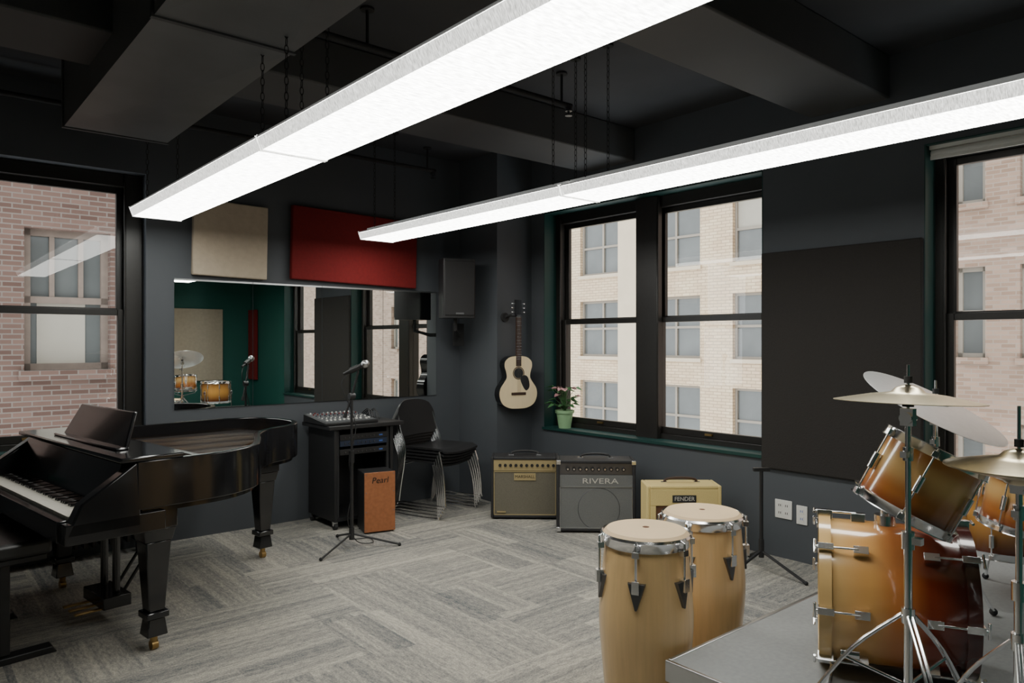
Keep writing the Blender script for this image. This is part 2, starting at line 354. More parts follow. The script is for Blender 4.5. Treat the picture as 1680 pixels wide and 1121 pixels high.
# ---------------------------------------------------------------- exterior facades
def facade(name,label,loc,rz,W,z0,z1,wallm,xs,ww,zs,wh,framem,piers=None,dark=.55):
    o=MB(); zs=sorted(zs); xs=sorted(xs); x=0
    for a in xs:
        if a>x: o.box((x,0,z0),(a,.5,z1),wallm)
        z=z0
        for q in zs:
            o.box((a,0,z),(a+ww,.5,q),wallm); z=q+wh
        o.box((a,0,z),(a+ww,.5,z1),wallm); x=a+ww
    if x<W: o.box((x,0,z0),(W,.5,z1),wallm)
    for a in xs:
        for q in zs: o.box((a-.06,-.07,q-.12),(a+ww+.06,.1,q),M_stone if framem is M_bframe and ww>1 else wallm)
    if piers:
        for p,pw in piers: o.box((p,-.3,z0),(p+pw,0,z1),M_stone)
    b=o.obj(name,loc=loc,rot=(0,0,rad(rz)),label=label,cat='building'); b['kind']='structure'
    f=MB(); 
    nn=2 if ww>1.4 else 1
    f.box((0,.2,0),(ww,.24,wh),M_pane)
    for i in range(nn+1):
        xx=i*(ww-.08)/nn; f.box((xx,.14,0),(xx+.08,.2,wh),framem)
    f.box((0,.14,0),(ww,.2,.08),framem).box((0,.14,wh-.08),(ww,.2,wh),framem).box((0,.14,wh/2-.04),(ww,.2,wh/2+.04),framem)
    if framem is M_rust: f.box((ww*.30,.15,wh/2),(ww*.36,.19,wh),framem).box((ww*.64,.15,wh/2),(ww*.70,.19,wh),framem)
    g=MB(); g.v=list(f.v); g.f=list(f.f); g.m=list(f.m); g.mats=list(f.mats)
    if framem is M_rust: g.box((.15,.19,.08),(ww-.25,.197,wh*.5),M_blind)
    else: g.box((.08,.19,wh*.5),(ww-.08,.197,wh-.05),M_blind)
    w1=f.obj('window',b); w2=g.obj('window',b); k=0
    for a in xs:
        for q in zs:
            src=w1 if random.random()<dark else w2
            if k<1: w1.location=(a,0,q)
            elif k<2: w2.location=(a,0,q)
            else: copychild(src,b,(a,0,q))
            k+=1
    return b
facade('brick_building','weathered red brick building with pale framed sash windows',(-4,10.4,0),0,13,-9,15,B_left,[.6,2.9,5.22,7.6,10.0],.92,[-5.5,-2.2,1.05,4.3,7.6],1.72,M_rust,dark=.15)
facade('office_building','pale beige brick office building with paired windows',(20,27.4,0),-90,18.6,-12,20,B_beige,[1.4,4.7,7.9,11.2,14.5],2.1,[-8.1,-5.1,-2.1,.85,3.87,6.9,9.9,13],2.05,M_bframe,piers=[(10.05,1.1)])
facade('apartment_building','pinkish brown brick apartment building with narrow windows',(15.5,8.6,0),-90,36,-12,20,B_pink,[1.2,3.45,4.5,7,9,11.4,14,17,20,23,26],.5,[-7.8,-4.8,-1.8,1.1,4.0,6.9,10,13],1.7,M_bframe,dark=.9)
# ---------------------------------------------------------------- ceiling lights
ZF=2.20
def fixture(label,xc,y0,y1):
    yc=(y0+y1)/2; L=y1-y0
    e=thing('pendant_light',label,'ceiling light',(xc,yc,ZF),0,'suspended fluorescent light strips')
    wd=.165; h=L/2-.006
    d=MB(); pr=[(-wd,.045),(-wd+.022,0),(wd-.022,0),(wd,.045)]
    vs=[(x,y,z) for y in(-h,h) for x,z in pr]
    d.add(vs,[(1,2,6,5),(3,0,4,7)],M_led); d.add(vs,[(0,1,5,4),(2,3,7,6)],M_leds); d.obj('diffuser',e)
    b=MB(); b.box((-wd-.003,-h,.046),(wd+.003,h,.054),M_house).box((-.09,-h,.054),(.09,h,.09),M_house)
    b.obj('housing',e,bevel=.002)
    for s in(-1,1):
        c=MB(); a,b_=sorted((s*h,s*(h-.007)))
        c.hexa([(-wd+.018,a,-.004),(wd-.018,a,-.004),(wd-.018,b_,-.004),(-wd+.018,b_,-.004),(-wd-.004,a,.056),(wd+.004,a,.056),(wd+.004,b_,.056),(-wd-.004,b_,.056)],M_leds).obj('end_cap',e)  # end caps given emission to lift them out of shade
    for s in(-1,1):
      for sx in(-.09,.09):
        ch=MB(); z=.09; k=0
        top=H-ZF
        y=s*(h-.12); yy=yc+y
        if 1.8<yy<2.28 or 3.7<yy<4.22: top=2.8-ZF
        while z<top-.02:
            pts=[]
            for i in range(10):
                a=2*math.pi*i/10; u=math.cos(a)*.008; v=math.sin(a)*.019
                pts.append((sx+(u if k%2 else 0),y+(0 if k%2 else u),z+.016+v))
            ch.tube(pts,.0019,M_mblack,seg=5,closed=True); z+=.032; k+=1
        ch.cyl((sx,y,top-.015),(sx,y,top),.03,M_mblack)
        ch.obj('chain',e)
fixture('long white suspended fluorescent light strip above the piano',1.325,3.0,5.12)
fixture('long white suspended fluorescent light strip, nearer section',1.325,.6,3.0)
fixture('long white suspended fluorescent light strip beside the windows',2.945,2.87,5.12)
fixture('long white suspended fluorescent strip above congas and drums',2.945,.5,2.87)
e=thing('air_duct','large matte black rectangular sheet metal air duct','duct',(1.05,0,2.65))
for y0,y1 in((-.6,1.2),(1.21,3.02),(3.03,4.93)):
    d=MB(); ym=(y0+y1)/2
    d.add([(-.28,y0,0),(.28,y0,0),(.28,y1,0),(-.28,y1,0),(0,ym,-.022),(-.28,y0,.395),(.28,y0,.395),(.28,y1,.395),(-.28,y1,.395)],
      [(0,1,4),(1,2,4),(2,3,4),(3,0,4),(5,6,7,8),(0,1,6,5),(1,2,7,6),(2,3,8,7),(3,0,5,8)],M_duct)
    q=d.obj('duct_section',e)
    q.data.polygons.foreach_set('use_smooth',[False]*len(q.data.polygons))
for y in(1.205,3.025,4.92):
    MB().box((-.29,y-.012,-.008),(.29,y+.012,.397),M_beam).obj('duct_flange',e)
def pipe(label,pts,hx):
    e=thing('sprinkler_pipe',label,'pipe')
    MB().tube(pts,.016,M_mblack,seg=12).obj('pipe_run',e)
    s=MB(); x,y,z=hx
    s.cyl((x,y,z),(x,y,z-.035),.022,M_dchrome).cyl((x,y,z-.03),(x,y,z-.06),.008,M_dchrome).cyl((x,y,z-.06),(x,y,z-.064),.022,M_dchrome)
    s.obj('sprinkler_head',e)
    for q in pts[::len(pts)-1]: 
        xx=q[0]-.08 if q is pts[-1] else q[0]+.3
        MB().cyl((xx,q[1],q[2]),(xx,q[1],H),.008,M_mblack).cyl((xx,q[1],H-.012),(xx,q[1],H),.035,M_mblack).obj('hanger_rod',e)
pipe('black sprinkler pipe with steel head below the ceiling',[(1.5,3.22,2.86),(2.4,3.22,2.86),(3.22,3.22,2.86)],(3.2,3.22,2.86))
pipe('black sprinkler pipe running along the mirror wall',[(-1.5,5.2,2.86),(1,5.2,2.86),(3.56,5.2,2.86)],(3.54,5.2,2.86))
# ---------------------------------------------------------------- wall items
def panel(label,M,w,h,d,mat):
    e=thing('sound_absorber',label,'acoustic panel',M=M)
    MB().box((0,-d,0),(w,-.006,h),mat).obj('fabric_cover',e,bevel=.008)
    MB().box((.02,-.006,.02),(w-.02,0,h-.02),M_mblack).obj('backing_board',e)
panel('square beige fabric acoustic panel above the mirror',Matrix.Translation((1.63,Y0-.001,1.875))@Matrix.Rotation(rad(1),4,'Y'),.54,.545,.05,M_beige)
panel('wide red fabric acoustic panel above the mirror',Matrix.Translation((2.36,Y0-.001,1.885))@Matrix.Rotation(rad(1.2),4,'Y'),1.14,.575,.05,M_red)
panel('large charcoal fabric acoustic panel between the windows',Matrix.Translation((X0-.001,2.605,.57))@Matrix.Rotation(rad(-90),4,'Z'),.985,1.41,.03,M_dark)
panel('beige fabric acoustic panel on the green wall',Matrix.Translation((3.95,YB+.001,.80))@Matrix.Rotation(rad(180),4,'Z'),.9,1.1,.05,M_beige)
panel('narrow red fabric acoustic panel on the green wall',Matrix.Translation((X0-.001,-.42,.8))@Matrix.Rotation(rad(-90),4,'Z'),.3,1.1,.05,M_red)
xs=[1.52,2.078,2.636,3.193,3.74]
for i in range(4):
    e=thing('wall_mirror','frameless mirror panel in a row on the slate wall','mirror',(xs[i],Y0-.001,.92),0,'row of wall mirror panels')
    w_=xs[i+1]-xs[i]-.004
    MB().box((0,-.008,0),(w_,0,.92),M_mirror).obj('mirror_glass',e)
    MB().box((0,-.011,.912),(w_,-.008,.924),M_alu).obj('metal_channel',e)
e=thing('wall_speaker','black two-way loudspeaker on a wall bracket','speaker',(3.715,5.12,1.60),-20)
MB().prism([(-.14,-.13),(.14,-.13),(.14,.03),(.08,.13),(-.08,.13),(-.14,.03)],0,.50,M_black).obj('cabinet',e,bevel=.01)
MB().box((-.13,-.142,.02),(.13,-.13,.48),M_mblack).obj('grille',e,bevel=.006)
MB().box((-.035,-.146,.03),(.035,-.142,.045),M_dchrome).obj('badge',e)
b=MB(); b.tube([(0,0,.01),(0,0,-.1),(.07,.12,-.14),(.10,.28,-.14)],.016,M_mblack); b.box((.05,.24,-.24),(.15,.27,-.04),M_mblack); b.obj('bracket',e)
Mg=Matrix.Translation((4.13,4.80,.82))@Matrix.Rotation(rad(-14),4,'Z')@Matrix.Scale(.92,4)
e=thing('acoustic_guitar','natural top acoustic guitar hanging on the column','guitar',M=Mg)
half=[(0,0),(.09,.006),(.165,.045),(.198,.12),(.190,.19),(.150,.25),(.124,.295),(.130,.35),(.145,.40),(.137,.45),(.09,.487),(.03,.497)]
hc=crv2(half,4); outl=hc+[(-x,y) for x,y in hc[::-1] if x>1e-4]
R=Matrix.Rotation(rad(90),4,'X')
g=MB(); g.M=R; g.prism(outl,-.05,.05,M_piano); g.obj('body',e,bevel=.004)
g=MB(); g.M=R; g.prism([(x*.985,.0035+y*.986) for x,y in outl],.0505,.053,M_spruce); g.obj('soundboard',e)
g=MB(); g.M=R@Matrix.Translation((0,.335,.0532)); g.lathe([(0,.001),(.049,.001)],M_drumc); g.lathe([(.052,.001),(.060,.001)],M_rose); g.obj('sound_hole',e)
g=MB(); g.M=R; g.prism(crv2([(.02,.285),(.06,.315),(.10,.29),(.115,.21),(.08,.17),(.04,.22)],4,True),.0535,.055,M_drumc); g.obj('pickguard',e)
g=MB(); g.M=R; g.box((-.075,.13,.053),(.075,.155,.062),M_rose); g.obj('bridge',e,bevel=.003)
g=MB(); g.M=R; g.box((-.026,.40,.053),(.026,.86,.060),M_rose).box((-.022,.47,.035),(.022,.86,.053),M_rose)
for i in range(14): z=.86-.44*(1-2**(-i/12))*1.7; g.box((-.026,z,.0595),(.026,z+.0015,.0612),M_chrome)
g.obj('neck',e)
g=MB(); g.M=R; g.prism([(-.024,.86),(.024,.86),(.038,.90),(.035,1.02),(-.035,1.02),(-.038,.90)],.038,.053,M_piano)
for s in(-1,1):
    for k in range(3): g.cyl((s*.034,.905+k*.04,.046),(s*.058,.905+k*.04,.046),.004,M_chrome,seg=8); g.sph((s*.062,.905+k*.04,.046),.009,M_chrome,10)
g.obj('headstock',e)
g=MB(); g.M=R
for i in range(6): x=-.017+i*.0068; g.cyl((x,.145,.064),(x*.9,.88,.0625),.0006,M_chrome,seg=4)
g.obj('strings',e,stuff=True)
e=thing('guitar_hanger','black wall bracket holding the guitar headstock','wall hook',(4.08,4.9,1.61))
h=MB(); h.cyl((0,0,0),(0,-.02,0),.04,M_mblack).tube([(0,-.01,0),(.0,-.07,.01)],.012,M_mblack); h.tube([(-.02,-.12,.02),(-.03,-.07,.01),(.0,-.06,.01),(.06,-.08,.01),(.06,-.12,.02)],.007,M_mblack,smooth=4); h.obj('hook',e)
def outlet(y,z,w,label,duplex=2):
    e=thing('wall_outlet',label,'outlet',(X0-.001,y,z),-90)
    MB().box((-w/2,-.007,-.06),(w/2,0,.06),M_white).obj('cover_plate',e,bevel=.003)
    for i in range(duplex):
        xx=(i-(duplex-1)/2)*.046
        for zz in(-.024,.024):
            s=MB(); s.box((xx-.015,-.010,zz-.015),(xx+.015,-.007,zz+.015),M_white)
            m_=M_textd if duplex>1 else M_blue
            s.box((xx-.008,-.0106,zz-.006),(xx-.004,-.0099,zz+.008),m_).box((xx+.004,-.0106,zz-.006),(xx+.008,-.0099,zz+.008),m_)
            s.obj('socket',e)
outlet(2.46,.316,.117,'white double power outlet low on the wall')
outlet(2.335,.30,.072,'white single outlet plate with blue jacks',1)
e=thing('radiator','black finned convector radiator under the window','radiator',(.66,5.36,0))
r=MB()
for i in range(26): x=-.62+i*.05; r.box((x,-.06,.08),(x+.018,.06,.58),M_frame)
r.obj('fins',e,stuff=True)
MB().box((-.64,-.065,.58),(.66,.07,.60),M_frame).obj('top_cover',e)
for x in(-.64,.60): MB().box((x,-.03,.0),(x+.03,.03,.58),M_frame).obj('leg',e)
# ---------------------------------------------------------------- grand piano
l=Vector((.99,.135,0)).normalized(); k=Vector((-.135,.99,0)).normalized()
Mp=Matrix(((l.x,k.x,0,.915),(l.y,k.y,0,3.59),(0,0,1,0),(0,0,0,1)))
e=thing('grand_piano','glossy black grand piano with open case','piano',M=Mp)
curve=crv2([(.12,-.13),(.32,-.11),(.50,-.01),(.63,.18),(.75,.40),(.90,.55),(1.10,.64),(1.22,.78),(1.26,.95),(1.23,1.14),(1.13,1.27),(.98,1.33)],5)
outer=[(-.12,-.13)]+curve+[(-.12,1.33)]
def inset(poly,d):
    n=len(poly);out=[]
    for i in range(n):
        a=Vector(poly[i-1]);b=Vector(poly[i]);c=Vector(poly[(i+1)%n])
        n1=(b-a).normalized(); n2=(c-b).normalized()
        p=Vector((-n1.y,n1.x))+Vector((-n2.y,n2.x)); p.normalize(); f=1/max(.5,p.dot(Vector((-n1.y,n1.x))))
        q=b+p*d*f; out.append((q.x,q.y))
    return out
RT=.88
MB().ring(outer,inset(outer,.036),.67,RT,M_piano).obj('rim',e,bevel=.004)
MB().prism(inset(outer,.03),.645,.68,M_piano).obj('case_bottom',e)
MB().prism(inset(outer,.037),.74,.75,M_sound).obj('soundboard',e)
pl=MB(); 
pl.box((.02,-.07,.745),(.20,1.27,.80),M_gold)
for a,b in(((.15,.15),(.50,.17)),((.15,.42),(.74,.55)),((.15,.72),(1.05,.80)),((.15,1.0),(1.15,1.03)),((.15,1.24),(.98,1.25))): pl.tube([(a[0],a[1],.79),(b[0],b[1],.77)],.014,M_gold)
pl.ring(inset(outer,.04),inset(outer,.105),.747,.775,M_gold); pl.obj('cast_iron_plate',e)
st=MB()
for i in range(60):
    y=.0+i*.0205; xe=.2
    for (x1,y1),(x2,y2) in zip(curve,curve[1:]):
        if (y1-y)*(y2-y)<=0 and abs(y2-y1)>1e-6: xe=max(xe,x1+(x2-x1)*(y-y1)/(y2-y1)-.13)
    st.box((.1,y,.805),(max(.3,xe),y+.0015,.807),M_dchrome)
st.obj('strings',e,stuff=True)
MB().box((.26,.0,.809),(.30,1.15,.835),M_piano).obj('damper_rail',e,bevel=.003)
MB().box((-.40,-.13,.57),(.0,1.33,.655),M_piano).obj('keybed',e,bevel=.004)
for y in(-.13,1.26):
    MB().hexa([(-.40,y,.60),(-.10,y,.60),(-.10,y+.07,.60),(-.40,y+.07,.60),(-.34,y,.73),(-.12,y,RT),(-.12,y+.07,RT),(-.34,y+.07,.73)],M_piano).obj('cheek_arm',e,bevel=.008)
MB().box((-.41,-.06,.575),(-.37,1.26,.662),M_piano).obj('key_slip',e,bevel=.003)
MB().hexa([(-.21,-.06,.66),(-.18,-.06,.66),(-.18,1.26,.66),(-.21,1.26,.66),(-.16,-.06,RT-.01),(-.13,-.06,RT-.01),(-.13,1.26,RT-.01),(-.16,1.26,RT-.01)],M_piano).obj('fallboard',e,bevel=.004)
MB().box((-.19,-.135,RT+.001),(.08,1.335,RT+.022),M_piano).obj('folded_lid',e,bevel=.006)
kw=1.30/52; 
wk=MB().box((-.365,.001,.656),(-.20,kw-.001,.675),M_ivory).obj('white_key',e,bevel=.001); wk.location=(0,-.05,0)
for i in range(1,52): copychild(wk,e,(0,-.05+i*kw,0))
bk=MB().box((-.295,-.006,.67),(-.20,.006,.687),M_piano).obj('black_key',e,bevel=.002)
pat=[0,1,3,4,5]; first=True
for i in range(51):
    if i%7 in pat:
        if first: bk.location=(0,-.05+(i+1)*kw,0); first=False
        else: copychild(bk,e,(0,-.05+(i+1)*kw,0))
z=RT+.022
md=MB(); md.hexa([(-.08,.13,z),(-.06,.13,z),(-.06,.97,z),(-.08,.97,z),(-.01,.20,z+.165),(.01,.20,z+.165),(.01,.90,z+.165),(-.01,.90,z+.165)],M_piano)
md.box((-.12,.12,z),(-.06,.98,z+.012),M_piano); md.obj('music_desk',e,bevel=.006)
def pleg(x,y):
    g=MB(); g.M=Matrix.Translation((x,y,0))
    def sec(z0,w0,z1,w1): 
        g.hexa([(-w0,-w0,z0),(w0,-w0,z0),(w0,w0,z0),(-w0,w0,z0),(-w1,-w1,z1),(w1,-w1,z1),(w1,w1,z1),(-w1,w1,z1)],M_piano)
    sec(.56,.076,.66,.076); sec(.50,.060,.56,.072); sec(.18,.036,.50,.056); sec(.15,.05,.18,.05); sec(.07,.046,.15,.036)
    g.obj('leg',e,bevel=.005)
    c=MB(); c.cyl((x,y,.03),(x,y,.07),.016,M_brass).cyl((x-.014,y,.022),(x+.014,y,.022),.022,M_brass); c.obj('caster',e)
pleg(0,0); pleg(0,1.24); pleg(1.06,.93)
ly=MB()
for y in(.50,.66): ly.cyl((.02,y,.60),(.02,y,.14),.018,M_piano)
ly.box((-.06,.44,.08),(.07,.72,.14),M_piano).box((-.03,.46,.53),(.07,.70,.65),M_piano); ly.tube([(.06,.53,.12),(.42,.53,.65)],.009,M_piano).tube([(.06,.63,.12),(.42,.63,.65)],.009,M_piano); ly.obj('pedal_lyre',e,bevel=.004)
for y in(.50,.58,.66):
    MB().box((-.17,y-.012,.07),(-.05,y+.012,.080),M_brass).obj('pedal',e,bevel=.003)
c=Mp@Vector((-.50,.62,0))
e=thing('piano_bench','black piano bench with padded leather seat','bench',(c.x,c.y,0),math.degrees(math.atan2(l.y,l.x)))
MB().box((-.19,-.37,.46),(.17,.37,.53),M_leather).obj('seat',e,bevel=.02,seg=3)
MB().box((-.17,-.35,.435),(.15,.35,.46),M_black).obj('apron',e,bevel=.004)
for s in(-1,1):
    MB().box((-.02,s*.30-.018,.04),(.02,s*.30+.018,.435),M_black).obj('leg',e,bevel=.004)
    MB().hexa([(-.22,s*.30-.022,0),(.20,s*.30-.022,0),(.20,s*.30+.022,0),(-.22,s*.30+.022,0),(-.20,s*.30-.022,.03),(.18,s*.30-.022,.03),(.18,s*.30+.022,.042),(-.20,s*.30+.022,.042)],M_black).obj('foot_bar',e,bevel=.004)
# ---------------------------------------------------------------- rack desk
e=thing('rack_desk','black rolling equipment rack desk below the mirror','desk',(2.75,5.18,0))
MB().box((-.30,-.24,.745),(.34,.23,.775),M_black).obj('desk_top',e,bevel=.004)
for x in(-.25,.225): MB().box((x,-.22,.06),(x+.025,.22,.745),M_black).obj('side_panel',e,bevel=.003)
MB().box((-.225,-.21,.06),(.225,.22,.085),M_black).obj('bottom_shelf',e)
MB().box((-.225,.20,.085),(.225,.22,.745),M_black).obj('back_panel',e)
for x in(-.222,.202): MB().box((x,-.20,.085),(x+.02,-.18,.745),M_mblack).obj('rack_rail',e)
for x in(-.23,.23):
    for y in(-.19,.19):
        c=MB(); c.cyl((x-.012,y,.025),(x+.012,y,.025),.025,M_mblack).box((x-.016,y-.012,.03),(x+.016,y+.012,.06),M_chrome); c.obj('caster',e)
def rack(z,label,mat):
    q=thing('rack_unit',label,'audio equipment',(2.75,4.975,z))
    MB().box((-.20,.0,0),(.20,.30,.042),M_black).obj('chassis',q)
    MB().box((-.20,-.006,0),(.20,0,.042),mat).obj('face_plate',q,bevel=.001)
    for i in range(8): 
        x=-.16+i*.035; MB().cyl((x,-.006,.021),(x,-.014,.021),.005,M_dchrome,seg=10).obj('knob',q)
    MB().box((.13,-.008,.015),(.16,-.006,.025),M_blue).obj('display',q)
rack(.66,'black rack amplifier with small blue display',M_black)
rack(.615,'dark blue rack processor with knobs',M_bluep)
rack(.55,'black rack power unit with knobs',M_black)
e=thing('audio_mixer','black audio mixer with rows of knobs on the desk','audio mixer',M=Matrix.Translation((2.66,5.17,.777)))
MB().hexa([(-.22,-.19,0),(.22,-.19,0),(.22,.19,0),(-.22,.19,0),(-.22,-.19,.02),(.22,-.19,.02),(.22,.19,.06),(-.22,.19,.06)],M_black).obj('body',e,bevel=.004)
MB().hexa([(-.21,-.18,.022),(.21,-.18,.022),(.21,.18,.06),(-.21,.18,.06),(-.21,-.18,.024),(.21,-.18,.024),(.21,.18,.062),(-.21,.18,.062)],P('mixer_face',(.06,.065,.07),.5,noise=.1)).obj('control_surface',e)
cols=[M_white,M_red,M_bluep,M_alu]
kb=[MB().cyl((0,0,0),(0,0,.010),.006,c,r2=.0045,seg=10).obj('knob',e) for c in cols]
pos=[(-.18+i*.036,.15-j*.05) for j in range(5) for i in range(11)]
for i,(x,y) in enumerate(pos):
    z=.024+(y+.18)/.36*.038
    if i<4: kb[i].location=(x,y,z)
    else: copychild(kb[(i//11)%4],e,(x,y,z))
fd=MB().box((-.006,-.010,0),(.006,.010,.010),M_white).obj('fader',e); fd.location=(-.18,-.13,.030)
for i in range(1,11): copychild(fd,e,(-.18+i*.036,-.14+random.random()*.03,.029))
e=thing('cable_bundle','tangled black audio cables behind the mixer','cable',(2.98,5.24,.782))
c=MB()
for i in range(5):
    x=-.08+i*.02; c.tube([(x,-.1,.0),(x+.01,-.05,.05+random.random()*.03),(x+.02,.03,.06),(x+.01,.08,.02),(x+.0,.12,.0)],.004,M_black,seg=6,smooth=5)
c.obj('cables',e,stuff=True)
e=thing('cajon','copper brown wooden cajon box drum on the floor','drum',(2.755,4.80,0),-14)
MB().box((-.115,-.10,.012),(.115,.10,.445),M_black).obj('body',e,bevel=.006)
MB().box((-.115,-.108,.012),(.115,-.1005,.445),M_cork).obj('front_plate',e,bevel=.002)
for x in(-.095,.095):
    for y in(-.075,.075): MB().cyl((x,y,0),(x,y,.013),.015,M_black).obj('rubber_foot',e)
for x in(-.103,.103):
    for z in(.03,.16,.30,.43): MB().cyl((x,-.108,z),(x,-.110,z),.004,M_dchrome,seg=8).obj('screw',e)
text('Pearl',.062,e,(0,-.1095,.385),FR,M_textd,shear=.15)
def stand_legs(mb,z0,hub,r,angs,mat,tr=.008):
    for a in angs:
        a=rad(a); mb.tube([(0,0,z0+hub),(math.cos(a)*r,math.sin(a)*r,z0+.012)],tr,mat)
        mb.sph((math.cos(a)*r,math.sin(a)*r,z0+.012),.012,M_mblack,10)
mx_,my_=gp(577,4.95)
e=thing('microphone_stand','black tripod microphone stand with short boom and microphone','microphone stand',(mx_,my_,0))
b=MB(); stand_legs(b,0,.10,.32,[205,330,80],M_black,.007); b.cyl((0,0,.06),(0,0,.14),.018,M_black); b.obj('tripod_base',e)
MB().cyl((0,0,.10),(0,0,.62),.012,M_black).cyl((0,0,.58),(0,0,.66),.018,M_black).cyl((0,0,.6),(0,0,1.03),.009,M_black).obj('pole',e)
b=MB(); b.cyl((-.02,0,1.03),(.02,0,1.03),.022,M_black); b.tube([(-.035,.028,.90),(.0,0,1.03),(.036,-.026,1.20)],.008,M_black); b.cyl((-.037,.03,.885),(-.032,.025,.915),.012,M_mblack); b.obj('boom',e)
R=frm(Vector((.075,-.06,.045)))
for nm,lb in(('microphone',None),('microphone_grille','silver mesh microphone grille')):
    b=MB(); b.M=Matrix.Translation((.0,-.0,1.205))@R
    if lb: b.sph((0,0,.10),.027,M_alu,20,(1,1,1.1))
    else: b.lathe([(0,-.06),(.009,-.06),(.011,-.04),(.016,.06),(.018,.075),(0,.08)],M_black,20); b.cyl((0,0,-.01),(0,0,.05),.020,M_black)
    b.obj(nm,e,label=lb)
b=MB(); b.tube([(-.03,.02,1.17),(-.05,.05,1.10),(.0,.02,.95),(.03,.0,.80),(-.02,.0,.60),(.02,.02,.40),(-.03,.0,.20),(.06,.04,.03),(.16,.0,.01),(.2,.12,.01),(.1,.16,.01)],.0035,M_black,seg=6,smooth=6); b.obj('cable',e)
e=thing('small_tripod_stand','short black tripod stand with a flat cross top','stand',(4.03,2.40,0))
b=MB(); stand_legs(b,0,.13,.30,[170,265,45],M_black,.009); b.cyl((0,0,.09),(0,0,.2),.016,M_black); b.obj('tripod_base',e)
MB().cyl((0,0,.12),(0,0,.62),.011,M_black).obj('pole',e)
MB().box((-.05,-.012,.612),(.05,.012,.634),M_black).obj('cross_bar',e,bevel=.003,rot=(0,0,rad(-40)))
# ---------------------------------------------------------------- stacked chairs
def chair(e):
    s=MB(); nx,ny=8,8; vs=[]
    for t in(0,1):
        for j in range(ny+1):
            for i in range(nx+1):
                x=-.225+.45*i/nx; y=-.22+.42*j/ny
                z=.435-.018*math.cos(math.pi*i/nx-math.pi/2)-.02*max(0,(abs(y+.22)<.05)*(1-(y+.22)/.05))+t*.016
                vs.append((x,y,z))
    N=(nx+1)*(ny+1); fs=[]
    for j in range(ny):
        for i in range(nx):
            a=j*(nx+1)+i; q=(a,a+1,a+nx+2,a+nx+1); fs.append(q[::-1]); fs.append(tuple(N+p for p in q))
    ed=[i for i in range(nx+1)]+[(j+1)*(nx+1)+nx for j in range(ny)]+[ny*(nx+1)+i for i in range(nx-1,-1,-1)]+[j*(nx+1) for j in range(ny-1,0,-1)]
    for i in range(len(ed)): a,b=ed[i],ed[(i+1)%len(ed)]; fs.append((a,b,b+N,a+N))
    s.add(vs,fs,M_black); s.obj('seat',e)
    s=MB(); vs=[];fs=[]
    for t in(0,1):
        for j in range(9):
            for i in range(11):
                u=i/10*2-1; f=j/8; rr=(1-max(0,(f-.55)/.45)**2*.22)*(1-max(0,(.25-f)/.25)**2*.12); x=u*.24*rr; z=.52+.29*f-.035*(abs(u)**3)*f*f; y=.215+.05*f+.03*(1-u*u)+t*.016
                vs.append((x,y,z))
    N=99
    for j in range(8):
        for i in range(10):
            a=j*11+i; q=(a,a+1,a+12,a+11); fs.append(q[::-1]); fs.append(tuple(N+p for p in q))
    ed=list(range(11))+[(j+1)*11+10 for j in range(8)]+[88+i for i in range(9,-1,-1)]+[j*11 for j in range(7,0,-1)]
    for i in range(len(ed)): a,b=ed[i],ed[(i+1)%len(ed)]; fs.append((a,b,b+N,a+N))
    s.add(vs,fs,M_black); s.obj('backrest',e)
    for sx in(-1,1):
        f=MB(); x=sx*.235
        f.tube([(x,-.17,.425),(x*1.06,-.22,.25),(x*1.08,-.24,.03),(x*1.08,-.21,.009),(x*1.08,.18,.009),(x*1.08,.22,.03),(x*1.02,.17,.40),(x,.225,.58),(x*.95,.26,.70)],.008,M_chrome,seg=8,smooth=3); f.obj('side_frame',e)
    MB().cyl((-.235,-.17,.425),(.235,-.17,.425),.006,M_chrome,seg=8).obj('cross_rod',e)
    MB().cyl((-.24,.17,.40),(.24,.17,.40),.006,M_chrome,seg=8).obj('cross_rod',e)
cx,cy,rz=3.43,5.03,18
f=Vector((math.sin(rad(rz)),-math.cos(rad(rz)),0))
ch=thing('stacking_chair','black plastic stacking chair with chrome sled frame','chair',(cx,cy,0),rz,'stack of black chairs'); chair(ch)
for i in range(1,5):
    p=Vector((cx,cy,0))+f*(.016*i)+Vector((0,0,.026*i)); copything(ch,p,rz)
